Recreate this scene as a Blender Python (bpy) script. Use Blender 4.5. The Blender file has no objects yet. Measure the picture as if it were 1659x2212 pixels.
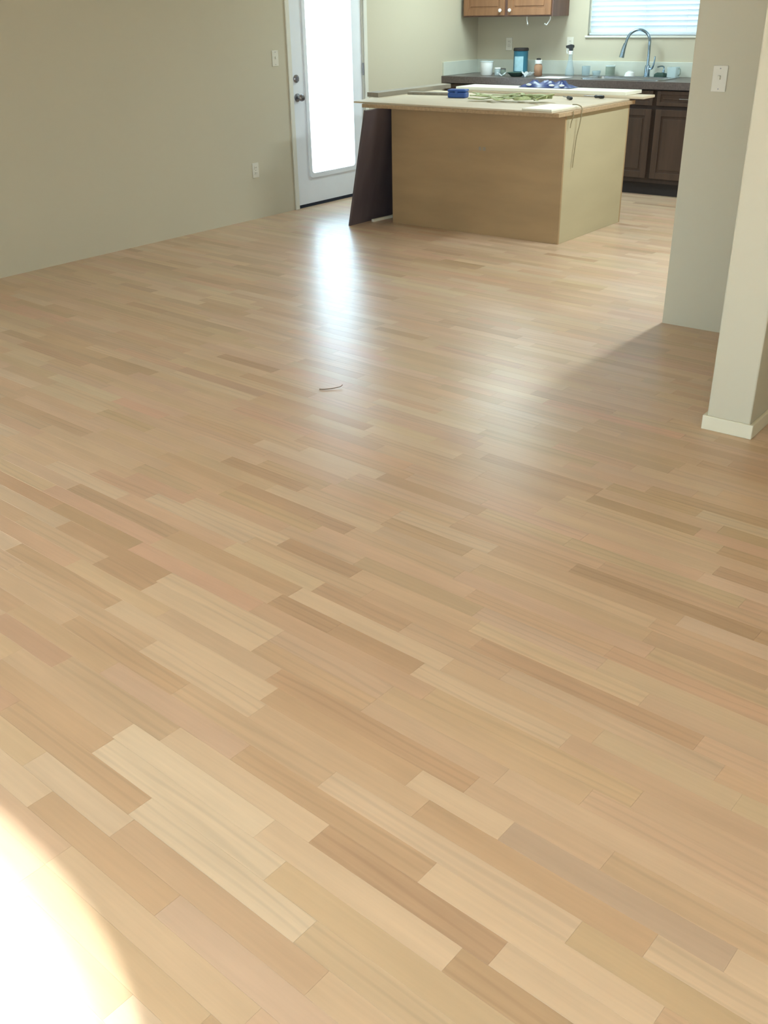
import bpy, bmesh, math, random
from mathutils import Vector, Matrix
random.seed(11)
S = bpy.context.scene
COL = S.collection

# ---------------------------------------------------------------- camera
F_PX, PITCH, ROLL, YAW, CAM_H = 2088.5, 0.4801, -0.0198, -0.6704, 1.5465
cy_, sy_, cp_, sp_ = math.cos(YAW), math.sin(YAW), math.cos(PITCH), math.sin(PITCH)
fw = Vector((sy_*cp_, cy_*cp_, -sp_)); rt = Vector((cy_, -sy_, 0)); up = rt.cross(fw)
r2 = rt*math.cos(ROLL) + up*math.sin(ROLL); u2 = up*math.cos(ROLL) - rt*math.sin(ROLL)
cam = bpy.data.cameras.new('camera'); camo = bpy.data.objects.new('camera', cam); COL.objects.link(camo)
cam.sensor_fit = 'HORIZONTAL'; cam.sensor_width = 36; cam.lens = F_PX*36/1659
cam.clip_start = 0.02
M3 = Matrix((r2, u2, -fw)).transposed()
camo.matrix_world = Matrix.Translation((0, 0, CAM_H)) @ M3.to_4x4()
S.camera = camo

# ---------------------------------------------------------------- room dimensions
XL, XR = -5.977, 2.3            # left wall, right wall of the living room
YR, YB = -1.7, 9.225            # rear wall (behind the camera), kitchen back wall
YP = 4.98                       # face of the partition
ZC = 2.46
DOOR = (6.425, 7.375, 2.05)     # y0, y1, top of the door opening in the left wall
WIN = (-4.745, -3.615, 1.285, 2.20)     # kitchen window x0 x1 z0 z1
FILL_LWIN = (-1.35, 0.95, 0.35, 2.10)     # unseen window added in the left wall to brighten stub and floor: y0 y1 z0 z1
FILL_RWIN = (0.10, 2.05, 0.20, 2.15)    # unseen window added beside the arch to light column and floor: x0 x1 z0 z1
ARCH = dict(cx=-1.72, a=0.92, sill=0.15, spring=1.72, rise=0.33)

# ---------------------------------------------------------------- world, sun, portals, exposure
SKY_COL, SKY_STR = (0.64, 0.86, 1.0), 8.3
SUN_STR, SUN_ELEV = 36.0, math.radians(39.3)
LAMP_B, LAMP_A = 64.0, 31.0
S.view_settings.view_transform = 'Standard'
S.view_settings.look = 'None'
S.view_settings.gamma = 1.0
S.view_settings.use_curve_mapping = False
S.view_settings.exposure = 0.2
W = bpy.data.worlds.new('sky'); S.world = W; W.use_nodes = True
bg = W.node_tree.nodes['Background']; bg.inputs[0].default_value = (*SKY_COL, 1); bg.inputs[1].default_value = SKY_STR
sun = bpy.data.lights.new('sun', 'SUN'); sun.energy = SUN_STR; sun.angle = 0.025; sun.color = (1.0, 0.97, 0.92)
suno = bpy.data.objects.new('sun', sun); COL.objects.link(suno)
sd = Vector((0.0, math.cos(SUN_ELEV), -math.sin(SUN_ELEV)))
suno.rotation_euler = sd.to_track_quat('-Z', 'Y').to_euler(); suno.location = (-1.7, -8, 8)
def portal(name, loc, direction, w, h):
    l = bpy.data.lights.new(name, 'AREA'); l.shape = 'RECTANGLE'; l.size = w; l.size_y = h; l.cycles.is_portal = True
    o = bpy.data.objects.new(name, l); COL.objects.link(o); o.location = loc
    o.rotation_euler = Vector(direction).to_track_quat('-Z', 'Z').to_euler()
portal('portal_door', (XL-0.13, 6.93, 1.03), (1, 0, 0), 0.75, 2.0)
portal('portal_kitchen', ((WIN[0]+WIN[1])/2, YB+0.14, (WIN[2]+WIN[3])/2), (0, -1, 0), 1.2, 1.0)
portal('portal_fill_rear', ((FILL_RWIN[0]+FILL_RWIN[1])/2, YR-0.14, 1.13), (0, 1, 0), 2.3, 2.1)
portal('portal_fill_left', (XL-0.14, (FILL_LWIN[0]+FILL_LWIN[1])/2, (FILL_LWIN[2]+FILL_LWIN[3])/2), (1, 0, 0), 2.4, 1.8)
portal('portal_rear', (ARCH['cx'], YR-0.14, 1.1), (0, 1, 0), 1.9, 2.0)

# ---------------------------------------------------------------- materials
def lin(c):
    return tuple((v/255/12.92 if v/255 <= 0.04045 else ((v/255+0.055)/1.055)**2.4) for v in c)
def nodes(m):
    m.use_nodes = True; t = m.node_tree; return t, t.nodes['Principled BSDF']
def mat(name, rgb, rough=0.6, metal=0.0, var=0.06, scale=(6, 6, 6), bump=0.0, bscale=120, spec=0.5, coat=0.0, transl=0.0):
    """Procedural: base colour modulated by stretched noise, optional fine bump."""
    m = bpy.data.materials.new(name); t, b = nodes(m); N, L = t.nodes, t.links
    tc = N.new('ShaderNodeTexCoord'); mp = N.new('ShaderNodeMapping'); mp.inputs['Scale'].default_value = scale
    L.new(tc.outputs['Object'], mp.inputs['Vector'])
    nz = N.new('ShaderNodeTexNoise'); nz.inputs['Scale'].default_value = 1.0; nz.inputs['Detail'].default_value = 4
    L.new(mp.outputs[0], nz.inputs['Vector'])
    rp = N.new('ShaderNodeValToRGB'); c = lin(rgb)
    rp.color_ramp.elements[0].position = 0.3; rp.color_ramp.elements[1].position = 0.7
    rp.color_ramp.elements[0].color = (*[v*(1-var) for v in c], 1); rp.color_ramp.elements[1].color = (*[min(1, v*(1+var)) for v in c], 1)
    L.new(nz.outputs['Fac'], rp.inputs[0]); L.new(rp.outputs[0], b.inputs['Base Color'])
    b.inputs['Roughness'].default_value = rough; b.inputs['Metallic'].default_value = metal
    b.inputs['Specular IOR Level'].default_value = spec; b.inputs['Coat Weight'].default_value = coat
    if bump:
        n2 = N.new('ShaderNodeTexNoise'); n2.inputs['Scale'].default_value = bscale; n2.inputs['Detail'].default_value = 3
        L.new(tc.outputs['Object'], n2.inputs['Vector'])
        bp = N.new('ShaderNodeBump'); bp.inputs['Strength'].default_value = bump; bp.inputs['Distance'].default_value = 0.002
        L.new(n2.outputs['Fac'], bp.inputs['Height']); L.new(bp.outputs[0], b.inputs['Normal'])
    if transl:
        tr = N.new('ShaderNodeBsdfTranslucent'); tr.inputs[0].default_value = (*c, 1)
        mx = N.new('ShaderNodeMixShader'); mx.inputs[0].default_value = transl
        L.new(b.outputs[0], mx.inputs[1]); L.new(tr.outputs[0], mx.inputs[2])
        L.new(mx.outputs[0], N['Material Output'].inputs['Surface'])
    return m
def pane_mat(name, tint=(0.95, 0.98, 1.0), gloss=0.08):
    m = bpy.data.materials.new(name); t, b = nodes(m); N, L = t.nodes, t.links
    tr = N.new('ShaderNodeBsdfTransparent'); tr.inputs[0].default_value = (*tint, 1)
    gl = N.new('ShaderNodeBsdfGlossy'); gl.inputs['Roughness'].default_value = 0.03
    mx = N.new('ShaderNodeMixShader'); mx.inputs[0].default_value = gloss
    L.new(tr.outputs[0], mx.inputs[1]); L.new(gl.outputs[0], mx.inputs[2]); L.new(mx.outputs[0], N['Material Output'].inputs['Surface'])
    return m
def clear_mat(name, rgb, alpha=0.35, rough=0.1):
    """thin clear plastic / glass walls"""
    m = bpy.data.materials.new(name); t, b = nodes(m); N, L = t.nodes, t.links
    b.inputs['Base Color'].default_value = (*lin(rgb), 1); b.inputs['Roughness'].default_value = rough
    b.inputs['Alpha'].default_value = alpha
    return m
def plank_mat(name, from_attr):
    """oak laminate strip: per-strip tone x stretched grain x cathedral figure, satin lacquer"""
    m = bpy.data.materials.new(name); t, b = nodes(m); N, L = t.nodes, t.links
    if from_attr:
        src = N.new('ShaderNodeAttribute'); src.attribute_name = 'tone'; seed = src.outputs['Alpha']
    else:
        src = N.new('ShaderNodeObjectInfo'); seed = src.outputs['Alpha']
    col = src.outputs['Color']
    ge = N.new('ShaderNodeNewGeometry'); mp = N.new('ShaderNodeMapping'); mp.vector_type = 'TEXTURE'
    mp.inputs['Rotation'].default_value = (0, 0, PA); L.new(ge.outputs['Position'], mp.inputs['Vector'])
    off = N.new('ShaderNodeMath'); off.operation = 'MULTIPLY'; off.inputs[1].default_value = 37.0; L.new(seed, off.inputs[0])
    cb = N.new('ShaderNodeCombineXYZ'); L.new(off.outputs[0], cb.inputs[2]); L.new(off.outputs[0], cb.inputs[0])
    ad = N.new('ShaderNodeVectorMath'); ad.operation = 'ADD'; L.new(mp.outputs[0], ad.inputs[0]); L.new(cb.outputs[0], ad.inputs[1])
    def stretched(sc):
        k = N.new('ShaderNodeVectorMath'); k.operation = 'MULTIPLY'; k.inputs[1].default_value = sc; L.new(ad.outputs[0], k.inputs[0]); return k.outputs[0]
    n1 = N.new('ShaderNodeTexNoise'); n1.inputs['Scale'].default_value = 1; n1.inputs['Detail'].default_value = 5; L.new(stretched((3.5, 95, 1)), n1.inputs['Vector'])
    n2 = N.new('ShaderNodeTexNoise'); n2.inputs['Scale'].default_value = 1; n2.inputs['Detail'].default_value = 2; L.new(stretched((2.2, 14, 1)), n2.inputs['Vector'])
    wv = N.new('ShaderNodeTexWave'); wv.bands_direction = 'Y'; wv.inputs['Scale'].default_value = 1.0; wv.inputs['Distortion'].default_value = 9.0
    wv.inputs['Detail'].default_value = 2.0; wv.inputs['Detail Scale'].default_value = 0.8; L.new(stretched((1.3, 11, 1)), wv.inputs['Vector'])
    def rng(o, a, c):
        r = N.new('ShaderNodeMapRange'); r.inputs['From Min'].default_value = 0.3; r.inputs['From Max'].default_value = 0.7
        r.inputs['To Min'].default_value = a; r.inputs['To Max'].default_value = c; L.new(o, r.inputs['Value']); return r.outputs[0]
    f1 = rng(n1.outputs['Fac'], 0.955, 1.035); f2 = rng(n2.outputs['Fac'], 0.94, 1.05)
    wr = N.new('ShaderNodeMapRange'); wr.inputs['From Min'].default_value = 0.0; wr.inputs['From Max'].default_value = 0.35
    wr.inputs['To Min'].default_value = 0.91; wr.inputs['To Max'].default_value = 1.0; L.new(wv.outputs['Fac'], wr.inputs['Value'])
    gt = N.new('ShaderNodeMath'); gt.operation = 'GREATER_THAN'; gt.inputs[1].default_value = 0.62; L.new(seed, gt.inputs[0])
    one = N.new('ShaderNodeMix'); one.data_type = 'FLOAT'; L.new(gt.outputs[0], one.inputs['Factor']); one.inputs['A'].default_value = 1.0; L.new(wr.outputs[0], one.inputs['B'])
    m1 = N.new('ShaderNodeMath'); m1.operation = 'MULTIPLY'; L.new(f1, m1.inputs[0]); L.new(f2, m1.inputs[1])
    m2 = N.new('ShaderNodeMath'); m2.operation = 'MULTIPLY'; L.new(m1.outputs[0], m2.inputs[0]); L.new(one.outputs['Result'], m2.inputs[1])
    vm = N.new('ShaderNodeVectorMath'); vm.operation = 'SCALE'; L.new(col, vm.inputs[0]); L.new(m2.outputs[0], vm.inputs['Scale'])
    L.new(vm.outputs[0], b.inputs['Base Color'])
    b.inputs['Roughness'].default_value = 0.31; b.inputs['Specular IOR Level'].default_value = 0.55
    bp = N.new('ShaderNodeBump'); bp.inputs['Strength'].default_value = 0.08; bp.inputs['Distance'].default_value = 0.001
    L.new(n1.outputs['Fac'], bp.inputs['Height']); L.new(bp.outputs[0], b.inputs['Normal'])
    return m
PA = -0.046                                    # the strips run a little off square to the walls
MAT = dict(
    wall=mat('wall_paint', (200, 192, 170), 0.75, var=0.02, scale=(0.7,)*3, bump=0.12, bscale=90),
    ceil=mat('ceiling_paint', (225, 218, 200), 0.8, var=0.02, scale=(1,)*3, bump=0.2, bscale=60),
    trimw=mat('white_trim_paint', (226, 224, 212), 0.45, var=0.02),
    base=mat('baseboard_paint', (222, 214, 190), 0.5, var=0.03),
    doorw=mat('door_paint', (236, 240, 246), 0.35, var=0.015),
    pane=pane_mat('window_glass'),
    metal=mat('satin_nickel', (150, 150, 155), 0.3, metal=1.0, var=0.05),
    chrome=mat('brushed_chrome', (150, 172, 188), 0.25, metal=1.0, var=0.06),
    rubber=mat('dark_sweep', (40, 44, 56), 0.7),
    plate=mat('ivory_plastic', (222, 217, 203), 0.4, var=0.01),
    slot=mat('dark_slot', (70, 66, 60), 0.6),
    ply=mat('plywood_face', (170, 141, 103), 0.6, var=0.10, scale=(1.5, 1.5, 7.0), bump=0.05),
    subtop=mat('particle_board', (176, 148, 114), 0.75, var=0.14, scale=(60, 60, 60)),
    sideply=mat('pale_side_face', (186, 172, 138), 0.6, var=0.05, scale=(1.5, 1.5, 5.0), bump=0.05),
    plyedge=mat('plywood_edge', (190, 160, 118), 0.7, var=0.16, scale=(2, 2, 160)),
    plytop=mat('plywood_sheet', (206, 190, 164), 0.6, var=0.06, scale=(2, 14, 20)),
    pale=mat('pale_board', (240, 236, 218), 0.5, var=0.02),
    greyboard=mat('weathered_board', (150, 140, 124), 0.7, var=0.12, scale=(30, 3, 20)),
    darkpanel=mat('dark_walnut_panel', (92, 82, 86), 0.28, var=0.15, scale=(10, 10, 1.2)),
    walnut=mat('stained_cabinet_wood', (74, 57, 46), 0.42, var=0.16, scale=(22, 22, 2.0)),
    walnutd=mat('stained_cabinet_dark', (54, 41, 34), 0.45, var=0.16, scale=(22, 22, 2.0)),
    oak=mat('upper_cabinet_wood', (142, 102, 72), 0.45, var=0.14, scale=(22, 22, 2.0)),
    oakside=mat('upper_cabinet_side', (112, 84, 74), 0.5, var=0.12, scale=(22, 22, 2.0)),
    toe=mat('toe_kick_vinyl', (42, 36, 34), 0.6),
    counter=mat('counter_laminate', (98, 88, 84), 0.3, var=0.22, scale=(60, 60, 60)),
    splash=mat('backsplash_tile', (206, 210, 198), 0.25, var=0.04, scale=(5, 5, 5)),
    steel=mat('sink_steel', (190, 196, 200), 0.25, metal=1.0, var=0.04),
    slat=mat('blind_slat', (236, 242, 246), 0.5, var=0.01, transl=0.42),
    white=mat('white_plastic', (236, 238, 236), 0.35, var=0.02),
    black=mat('black_plastic', (28, 30, 32), 0.4),
    blue=mat('blue_plastic', (50, 88, 160), 0.4, var=0.06),
    bagblue=mat('dark_blue_film', (34, 54, 118), 0.35, var=0.2, scale=(25, 25, 25)),
    teal=mat('teal_tin', (52, 112, 134), 0.35, var=0.1, scale=(14, 14, 4)),
    label=mat('pale_label', (168, 208, 220), 0.5, var=0.08, scale=(30, 30, 30)),
    amber=clear_mat('amber_plastic', (178, 136, 108), 0.9),
    clear=clear_mat('clear_plastic', (214, 232, 236), 0.42),
    bluegl=clear_mat('blue_glass', (176, 200, 208), 0.38),
    greengl=clear_mat('green_glass', (150, 166, 152), 0.45),
    strap=mat('pale_green_webbing', (176, 184, 134), 0.7, var=0.16, scale=(60, 60, 60)),
    sponge=mat('dark_green_scourer', (58, 82, 74), 0.9, var=0.2, scale=(90,)*3, bump=0.6, bscale=300),
    paper=mat('white_paper', (230, 234, 236), 0.6, var=0.02),
    cord=mat('grey_cord', (146, 132, 100), 0.6),
    ground=mat('outside_concrete', (160, 160, 158), 0.85, var=0.06, scale=(2, 2, 2)),
    subfloor=mat('dark_joint', (120, 92, 64), 0.8),  # slab under the strips, darker so their joints show
    plank=plank_mat('oak_strip', False), plankfar=plank_mat('oak_strip_far', True),
    twig=mat('dried_twig', (132, 104, 82), 0.8),
)
def emit_mat(name, col, st):
    m = bpy.data.materials.new(name); t, b = nodes(m)
    b.inputs['Base Color'].default_value = (0.9, 0.9, 0.88, 1); b.inputs['Emission Color'].default_value = (*col, 1); b.inputs['Emission Strength'].default_value = st
    return m
MAT['lampglass'] = emit_mat('lit_lamp_glass', (0.95, 1.0, 0.95), 2.0)

# ---------------------------------------------------------------- mesh helpers
def link(name, me, m, parent=None):
    o = bpy.data.objects.new(name, me); COL.objects.link(o)
    if m is not None:
        for x in (m if isinstance(m, (list, tuple)) else [m]): me.materials.append(x)
    if parent is not None: o.parent = parent
    return o
def bm_obj(name, bm, m, parent=None, smooth=False):
    me = bpy.data.meshes.new(name)
    bmesh.ops.recalc_face_normals(bm, faces=bm.faces[:])
    bm.to_mesh(me); bm.free()
    if smooth:
        for p in me.polygons: p.use_smooth = True
        try: me.set_sharp_from_angle(angle=math.radians(40))
        except Exception: pass
    return link(name, me, m, parent)
def add_box(bm, x0, x1, y0, y1, z0, z1, bevel=0.0, mi=0):
    v = [bm.verts.new(p) for p in ((x0,y0,z0),(x1,y0,z0),(x1,y1,z0),(x0,y1,z0),(x0,y0,z1),(x1,y0,z1),(x1,y1,z1),(x0,y1,z1))]
    fs = [bm.faces.new([v[i] for i in f]) for f in ((3,2,1,0),(4,5,6,7),(0,1,5,4),(1,2,6,5),(2,3,7,6),(3,0,4,7))]
    for f in fs: f.material_index = mi
    if bevel:
        es = list({e for f in fs for e in f.edges})
        r = bmesh.ops.bevel(bm, geom=es, offset=bevel, segments=2, affect='EDGES', profile=0.5)
        for f in r['faces']: f.material_index = mi
    return fs
def box(name, x0, x1, y0, y1, z0, z1, m, parent=None, bevel=0.0):
    bm = bmesh.new(); add_box(bm, x0, x1, y0, y1, z0, z1, bevel); return bm_obj(name, bm, m, parent)
def boxes(name, lst, m, parent=None, bevel=0.0):
    bm = bmesh.new()
    for b in lst: add_box(bm, *b, bevel=bevel)
    return bm_obj(name, bm, m, parent)
def prism(bm, pts, to3, d0, d1):
    """extrude a 2D polygon; to3(a,b,d) -> 3D"""
    A = [bm.verts.new(to3(a, b, d0)) for a, b in pts]; B = [bm.verts.new(to3(a, b, d1)) for a, b in pts]
    bm.faces.new(A[::-1]); bm.faces.new(B); n = len(pts)
    for i in range(n): bm.faces.new((A[i], A[(i+1) % n], B[(i+1) % n], B[i]))
def lathe(name, prof, m, parent=None, loc=(0, 0, 0), axis='Z', segs=24, smooth=True):
    bm = bmesh.new(); rings = []
    for r, z in prof:
        rings.append([bm.verts.new((r*math.cos(2*math.pi*i/segs), r*math.sin(2*math.pi*i/segs), z)) for i in range(segs)])
    for a, b in zip(rings, rings[1:]):
        for i in range(segs): bm.faces.new((a[i], a[(i+1) % segs], b[(i+1) % segs], b[i]))
    if prof[0][0] > 1e-4: bm.faces.new(rings[0][::-1])
    if prof[-1][0] > 1e-4: bm.faces.new(rings[-1])
    bmesh.ops.remove_doubles(bm, verts=bm.verts[:], dist=1e-5)
    if axis == 'X': bmesh.ops.rotate(bm, verts=bm.verts[:], matrix=Matrix.Rotation(math.pi/2, 3, 'Y'))
    if axis == '-Y': bmesh.ops.rotate(bm, verts=bm.verts[:], matrix=Matrix.Rotation(math.pi/2, 3, 'X'))
    bmesh.ops.translate(bm, verts=bm.verts[:], vec=loc)
    return bm_obj(name, bm, m, parent, smooth)
def smooth_path(pts, n=8):
    P = [Vector(p) for p in pts]; out = []
    for i in range(len(P)-1):
        p0, p1, p2, p3 = P[max(i-1, 0)], P[i], P[i+1], P[min(i+2, len(P)-1)]
        for k in range(n):
            t = k/n
            out.append(0.5*((2*p1) + (p2-p0)*t + (2*p0-5*p1+4*p2-p3)*t*t + (3*p1-p0-3*p2+p3)*t**3))
    out.append(P[-1]); return out
def add_tube(bm, pts, r, segs=8, flat=1.0):
    rings = []; n = len(pts); prev = None
    for i, p in enumerate(pts):
        d = (pts[min(i+1, n-1)] - pts[max(i-1, 0)]).normalized()
        a = (prev - d*prev.dot(d)) if prev is not None else (Vector((0, 0, 1)) if abs(d.z) < 0.9 else Vector((1, 0, 0))).cross(d)
        a.normalize(); prev = a; b = d.cross(a)
        rr = r[i] if isinstance(r, (list, tuple)) else r
        rings.append([bm.verts.new(p + a*rr*math.cos(2*math.pi*k/segs) + b*rr*flat*math.sin(2*math.pi*k/segs)) for k in range(segs)])
    for A, B in zip(rings, rings[1:]):
        for k in range(segs): bm.faces.new((A[k], A[(k+1) % segs], B[(k+1) % segs], B[k]))
    bm.faces.new(rings[0][::-1]); bm.faces.new(rings[-1])
def tube(name, pts, r, m, parent=None, segs=10, n=8, flat=1.0):
    bm = bmesh.new(); P = smooth_path(pts, n) if n else [Vector(p) for p in pts]
    if isinstance(r, (list, tuple)):
        k = len(P); r = [r[0] + (r[-1]-r[0])*i/(k-1) for i in range(k)]
    add_tube(bm, P, r, segs, flat); return bm_obj(name, bm, m, parent, True)
def struct(o):
    o['kind'] = 'structure'; return o
def tag(o, label, cat, group=None):
    o['label'] = label; o['category'] = cat
    if group: o['group'] = group
    return o
def thing(name, label, cat, loc=(0, 0, 0), group=None, rz=0):
    o = bpy.data.objects.new(name, None); COL.objects.link(o); o.location = loc; o.rotation_euler = (0, 0, rz); o.empty_display_size = 0.05
    return tag(o, label, cat, group)

# ---------------------------------------------------------------- shell
T = 0.13
struct(boxes('wall_left', [(XL-T, XL, YR-T, FILL_LWIN[0], -0.05, ZC), (XL-T, XL, FILL_LWIN[1], DOOR[0], -0.05, ZC), (XL-T, XL, FILL_LWIN[0], FILL_LWIN[1], -0.05, FILL_LWIN[2]), (XL-T, XL, FILL_LWIN[0], FILL_LWIN[1], FILL_LWIN[3], ZC), (XL-T, XL, DOOR[1], YB+T, -0.05, ZC), (XL-T, XL, DOOR[0], DOOR[1], DOOR[2], ZC)], MAT['wall']))
struct(boxes('wall_back', [(XL, WIN[0], YB, YB+T, -0.05, ZC), (WIN[1], 0.3, YB, YB+T, -0.05, ZC), (WIN[0], WIN[1], YB, YB+T, -0.05, WIN[2]), (WIN[0], WIN[1], YB, YB+T, WIN[3], ZC)], MAT['wall']))
struct(box('wall_partition', -1.99, XR, YP, YP+0.12, -0.05, ZC, MAT['wall'], bevel=0.004))
struct(box('wall_stub', -1.235, -1.06, 3.68, YP, -0.05, ZC, MAT['wall'], bevel=0.006))
struct(box('wall_kitchen', 0.3, 0.3+T, YP+0.12, YB+T, -0.05, ZC, MAT['wall']))
struct(box('wall_right', XR, XR+T, YR-T, YP+0.12, -0.05, ZC, MAT['wall']))
# rear wall with a segmental-arch window opening
bm = bmesh.new()
A = ARCH; ax0, ax1 = A['cx']-A['a'], A['cx']+A['a']
for b in ((XL, ax0, YR-T, YR, -0.05, ZC), (ax1, FILL_RWIN[0], YR-T, YR, -0.05, ZC), (FILL_RWIN[1], XR, YR-T, YR, -0.05, ZC), (FILL_RWIN[0], FILL_RWIN[1], YR-T, YR, -0.05, FILL_RWIN[2]), (FILL_RWIN[0], FILL_RWIN[1], YR-T, YR, FILL_RWIN[3], ZC), (ax0, ax1, YR-T, YR, -0.05, A['sill'])): add_box(bm, *b)
def arch_z(x, inset=0.0):
    t = max(0.0, 1-((x-A['cx'])/(A['a']-inset))**2); return A['spring'] + (A['rise']-inset)*math.sqrt(t)
NA = 28
for i in range(NA):
    th0, th1 = math.pi*(1-i/NA), math.pi*(1-(i+1)/NA)
    x0, x1 = A['cx']+A['a']*math.cos(th0), A['cx']+A['a']*math.cos(th1)
    z0, z1 = A['spring']+A['rise']*math.sin(th0), A['spring']+A['rise']*math.sin(th1)
    prism(bm, [(x0, z0), (x1, z1), (x1, ZC), (x0, ZC)], lambda a, b, d: (a, d, b), YR-T, YR)
struct(bm_obj('wall_rear', bm, MAT['wall']))
struct(box('ceiling', XL-T, XR+T, YR-T, YB+T, ZC, ZC+0.1, MAT['ceil']))
struct(box('ground', -40, 40, -40, 45, -0.30, -0.16, MAT['ground']))
# baseboard wrapped round the end of the stub wall
bm = bmesh.new()
for b in ((-1.25, -1.045, 3.672, 3.68, 0.0, 0.06), (-1.06, -1.045, 3.68, YP, 0.0, 0.06), (-1.25, -1.235, 3.68, 3.80, 0.0, 0.06)): add_box(bm, *b, bevel=0.003)
struct(bm_obj('baseboard_stub', bm, MAT['base']))
struct(box('baseboard_partition', -1.045, XR, YP-0.014, YP, 0.0, 0.06, MAT['base'], bevel=0.003))

# ---------------------------------------------------------------- floor: oak strips
floor = struct(box('floor', XL-T, XR+T, YR-T, YB+T, -0.05, -0.012, MAT['subfloor']))
PW, V0 = 0.0645, 1.066
cpa, spa = math.cos(PA), math.sin(PA)
def uv2xy(u, v): return (cpa*u - spa*v, spa*u + cpa*v)
def xy2uv(x, y): return (cpa*x + spa*y, -spa*x + cpa*y)
def to_px(x, y, z=0.0):
    d = Vector((x, y, z-CAM_H)); zz = d.dot(fw)
    if zz < 0.05: return None
    return (829.5 + F_PX*d.dot(r2)/zz, 1106 - F_PX*d.dot(u2)/zz)
TONES = [((208, 178, 148), 30), ((211, 182, 152), 26), ((204, 173, 142), 22), ((215, 188, 159), 14), ((199, 167, 136), 9), ((193, 160, 129), 4), ((210, 175, 146), 14)]
def pick_tone(r):
    tot = sum(w for _, w in TONES); k = r.random()*tot
    for c, w in TONES:
        k -= w
        if k <= 0: break
    return tuple(min(255, v + r.uniform(-2.5, 2.5)) for v in c)
PALE, VPALE, MID, DARK, TAN, GREY = (217, 190, 160), (222, 199, 171), (209, 179, 148), (195, 162, 131), (202, 170, 138), (196, 170, 146)  # VPALE: pale strips near the sun patch, its glow partly in the tone
# strips seen singly in the foreground: row -> [(u of the joint where it starts, tone), ...], the last entry closes the run
FORCED = {
    -1: [(-1.60, PALE), (-1.10, DARK), (-0.643, PALE), (-0.15, None)],
    0: [(-1.42, TAN), (-0.86, PALE), (-0.36, None)],
    1: [(-2.68, MID), (-2.22, TAN), (-1.72, MID), (-1.2, None)],
    2: [(-2.62, MID), (-1.94, PALE), (-1.5, MID), (-0.98, TAN), (-0.436, PALE), (0.02, None)],
    3: [(-2.74, TAN), (-2.19, PALE), (-1.525, TAN), (-1.05, PALE), (-0.80, GREY), (-0.31, PALE), (0.15, None)],
    5: [(-2.9, MID), (-2.44, DARK), (-2.19, PALE), (-1.7, None)],
    6: [(-2.75, DARK), (-2.20, PALE), (-1.70, None)],
    8: [(-2.4, MID), (-1.84, DARK), (-1.60, DARK), (-1.30, PALE), (-0.85, None)],
    9: [(-2.4, TAN), (-1.82, PALE), (-1.25, MID), (-0.8, None)],
    -2: [(-2.2, MID), (-1.7, VPALE), (-1.2, PALE), (-0.7, None)],
    -3: [(-2.2, TAN), (-1.69, VPALE), (-1.1, None)],
    -4: [(-2.0, TAN), (-1.46, VPALE), (-0.95, None)],
    -6: [(-2.1, PALE), (-1.65, TAN), (-1.2, None)],
    12: [(-2.55, PALE), (-2.07, DARK), (-1.75, MID), (-1.3, None)],
    15: [(-2.95, TAN), (-2.5, DARK), (-2.12, DARK), (-1.95, MID), (-1.5, None)],
    17: [(-3.2, MID), (-2.72, DARK), (-2.30, MID), (-1.9, None)],
    27: [(-2.2, MID), (-1.95, DARK), (-1.45, MID), (-1.0, None)],
}
LENS = [0.34, 0.40, 0.46, 0.52, 0.58, 0.64]
planks = []
rr = random.Random(5)
corners = [xy2uv(x, y) for x in (XL-0.1, XR+0.1) for y in (YR-0.1, YB+0.1)]
u0, u1 = min(c[0] for c in corners), max(c[0] for c in corners); v0, v1 = min(c[1] for c in corners), max(c[1] for c in corners)
for k in range(int((v0-V0)//PW)-1, int((v1-V0)//PW)+2):
    v = V0 + k*PW
    runs = []
    if k in FORCED and len(FORCED[k]) > 1:
        f = FORCED[k]
        u = f[0][0]
        while u > u0:
            l = rr.choice(LENS); runs.append((u-l, u, None)); u -= l
        for (a, t), (b, _) in zip(f, f[1:]):
            if b-a > 0.03: runs.append((a, b, t))
        u = f[-1][0]
        while u < u1:
            l = rr.choice(LENS); runs.append((u, u+l, None)); u += l
    else:
        u = u0 - rr.random()*0.6
        while u < u1:
            l = rr.choice(LENS); runs.append((u, u+l, None)); u += l
    for a, b, t in runs:
        cx, cyc = uv2xy((a+b)/2, v+PW/2)
        if not (XL-0.35 < cx < XR+0.35 and YR-0.1 < cyc < YB+0.1): continue
        t = t or pick_tone(rr)
        # projected size, only for strips wholly clear of the walls
        pts = [to_px(*uv2xy(uu, vv)) for uu in (a, b) for vv in (v, v+PW)]
        area = 0.0
        if all(pts):
            c = [sum(p[i] for p in pts)/4 for i in (0, 1)]
            if -60 < c[0] < 1720 and -60 < c[1] < 2270:
                p = (pts[0], pts[2], pts[3], pts[1])
                area = abs(sum(p[i][0]*p[(i+1) % 4][1]-p[(i+1) % 4][0]*p[i][1] for i in range(4)))/2
        planks.append((area, a, b, v, t, rr.random()))
planks.sort(key=lambda p: -p[0])
G, CH, TH = 0.0002, 0.00025, 0.011
def plank_verts(a, b, v0_, v1_):
    """strip with a fine eased top edge: 8 top verts + 4 bottom"""
    z1, z2, z0 = -CH, 0.0, -TH
    lo = [(a, v0_), (b, v0_), (b, v1_), (a, v1_)]
    hi = [(a+CH, v0_+CH), (b-CH, v0_+CH), (b-CH, v1_-CH), (a+CH, v1_-CH)]
    V = [(p[0], p[1], z0) for p in lo] + [(p[0], p[1], z1) for p in lo] + [(p[0], p[1], z2) for p in hi]
    Fc = [(8, 9, 10, 11)]
    for i in range(4):
        j = (i+1) % 4; Fc += [(i, j, 4+j, 4+i), (4+i, 4+j, 8+j, 8+i)]
    return V, Fc
shared = {}
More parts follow.
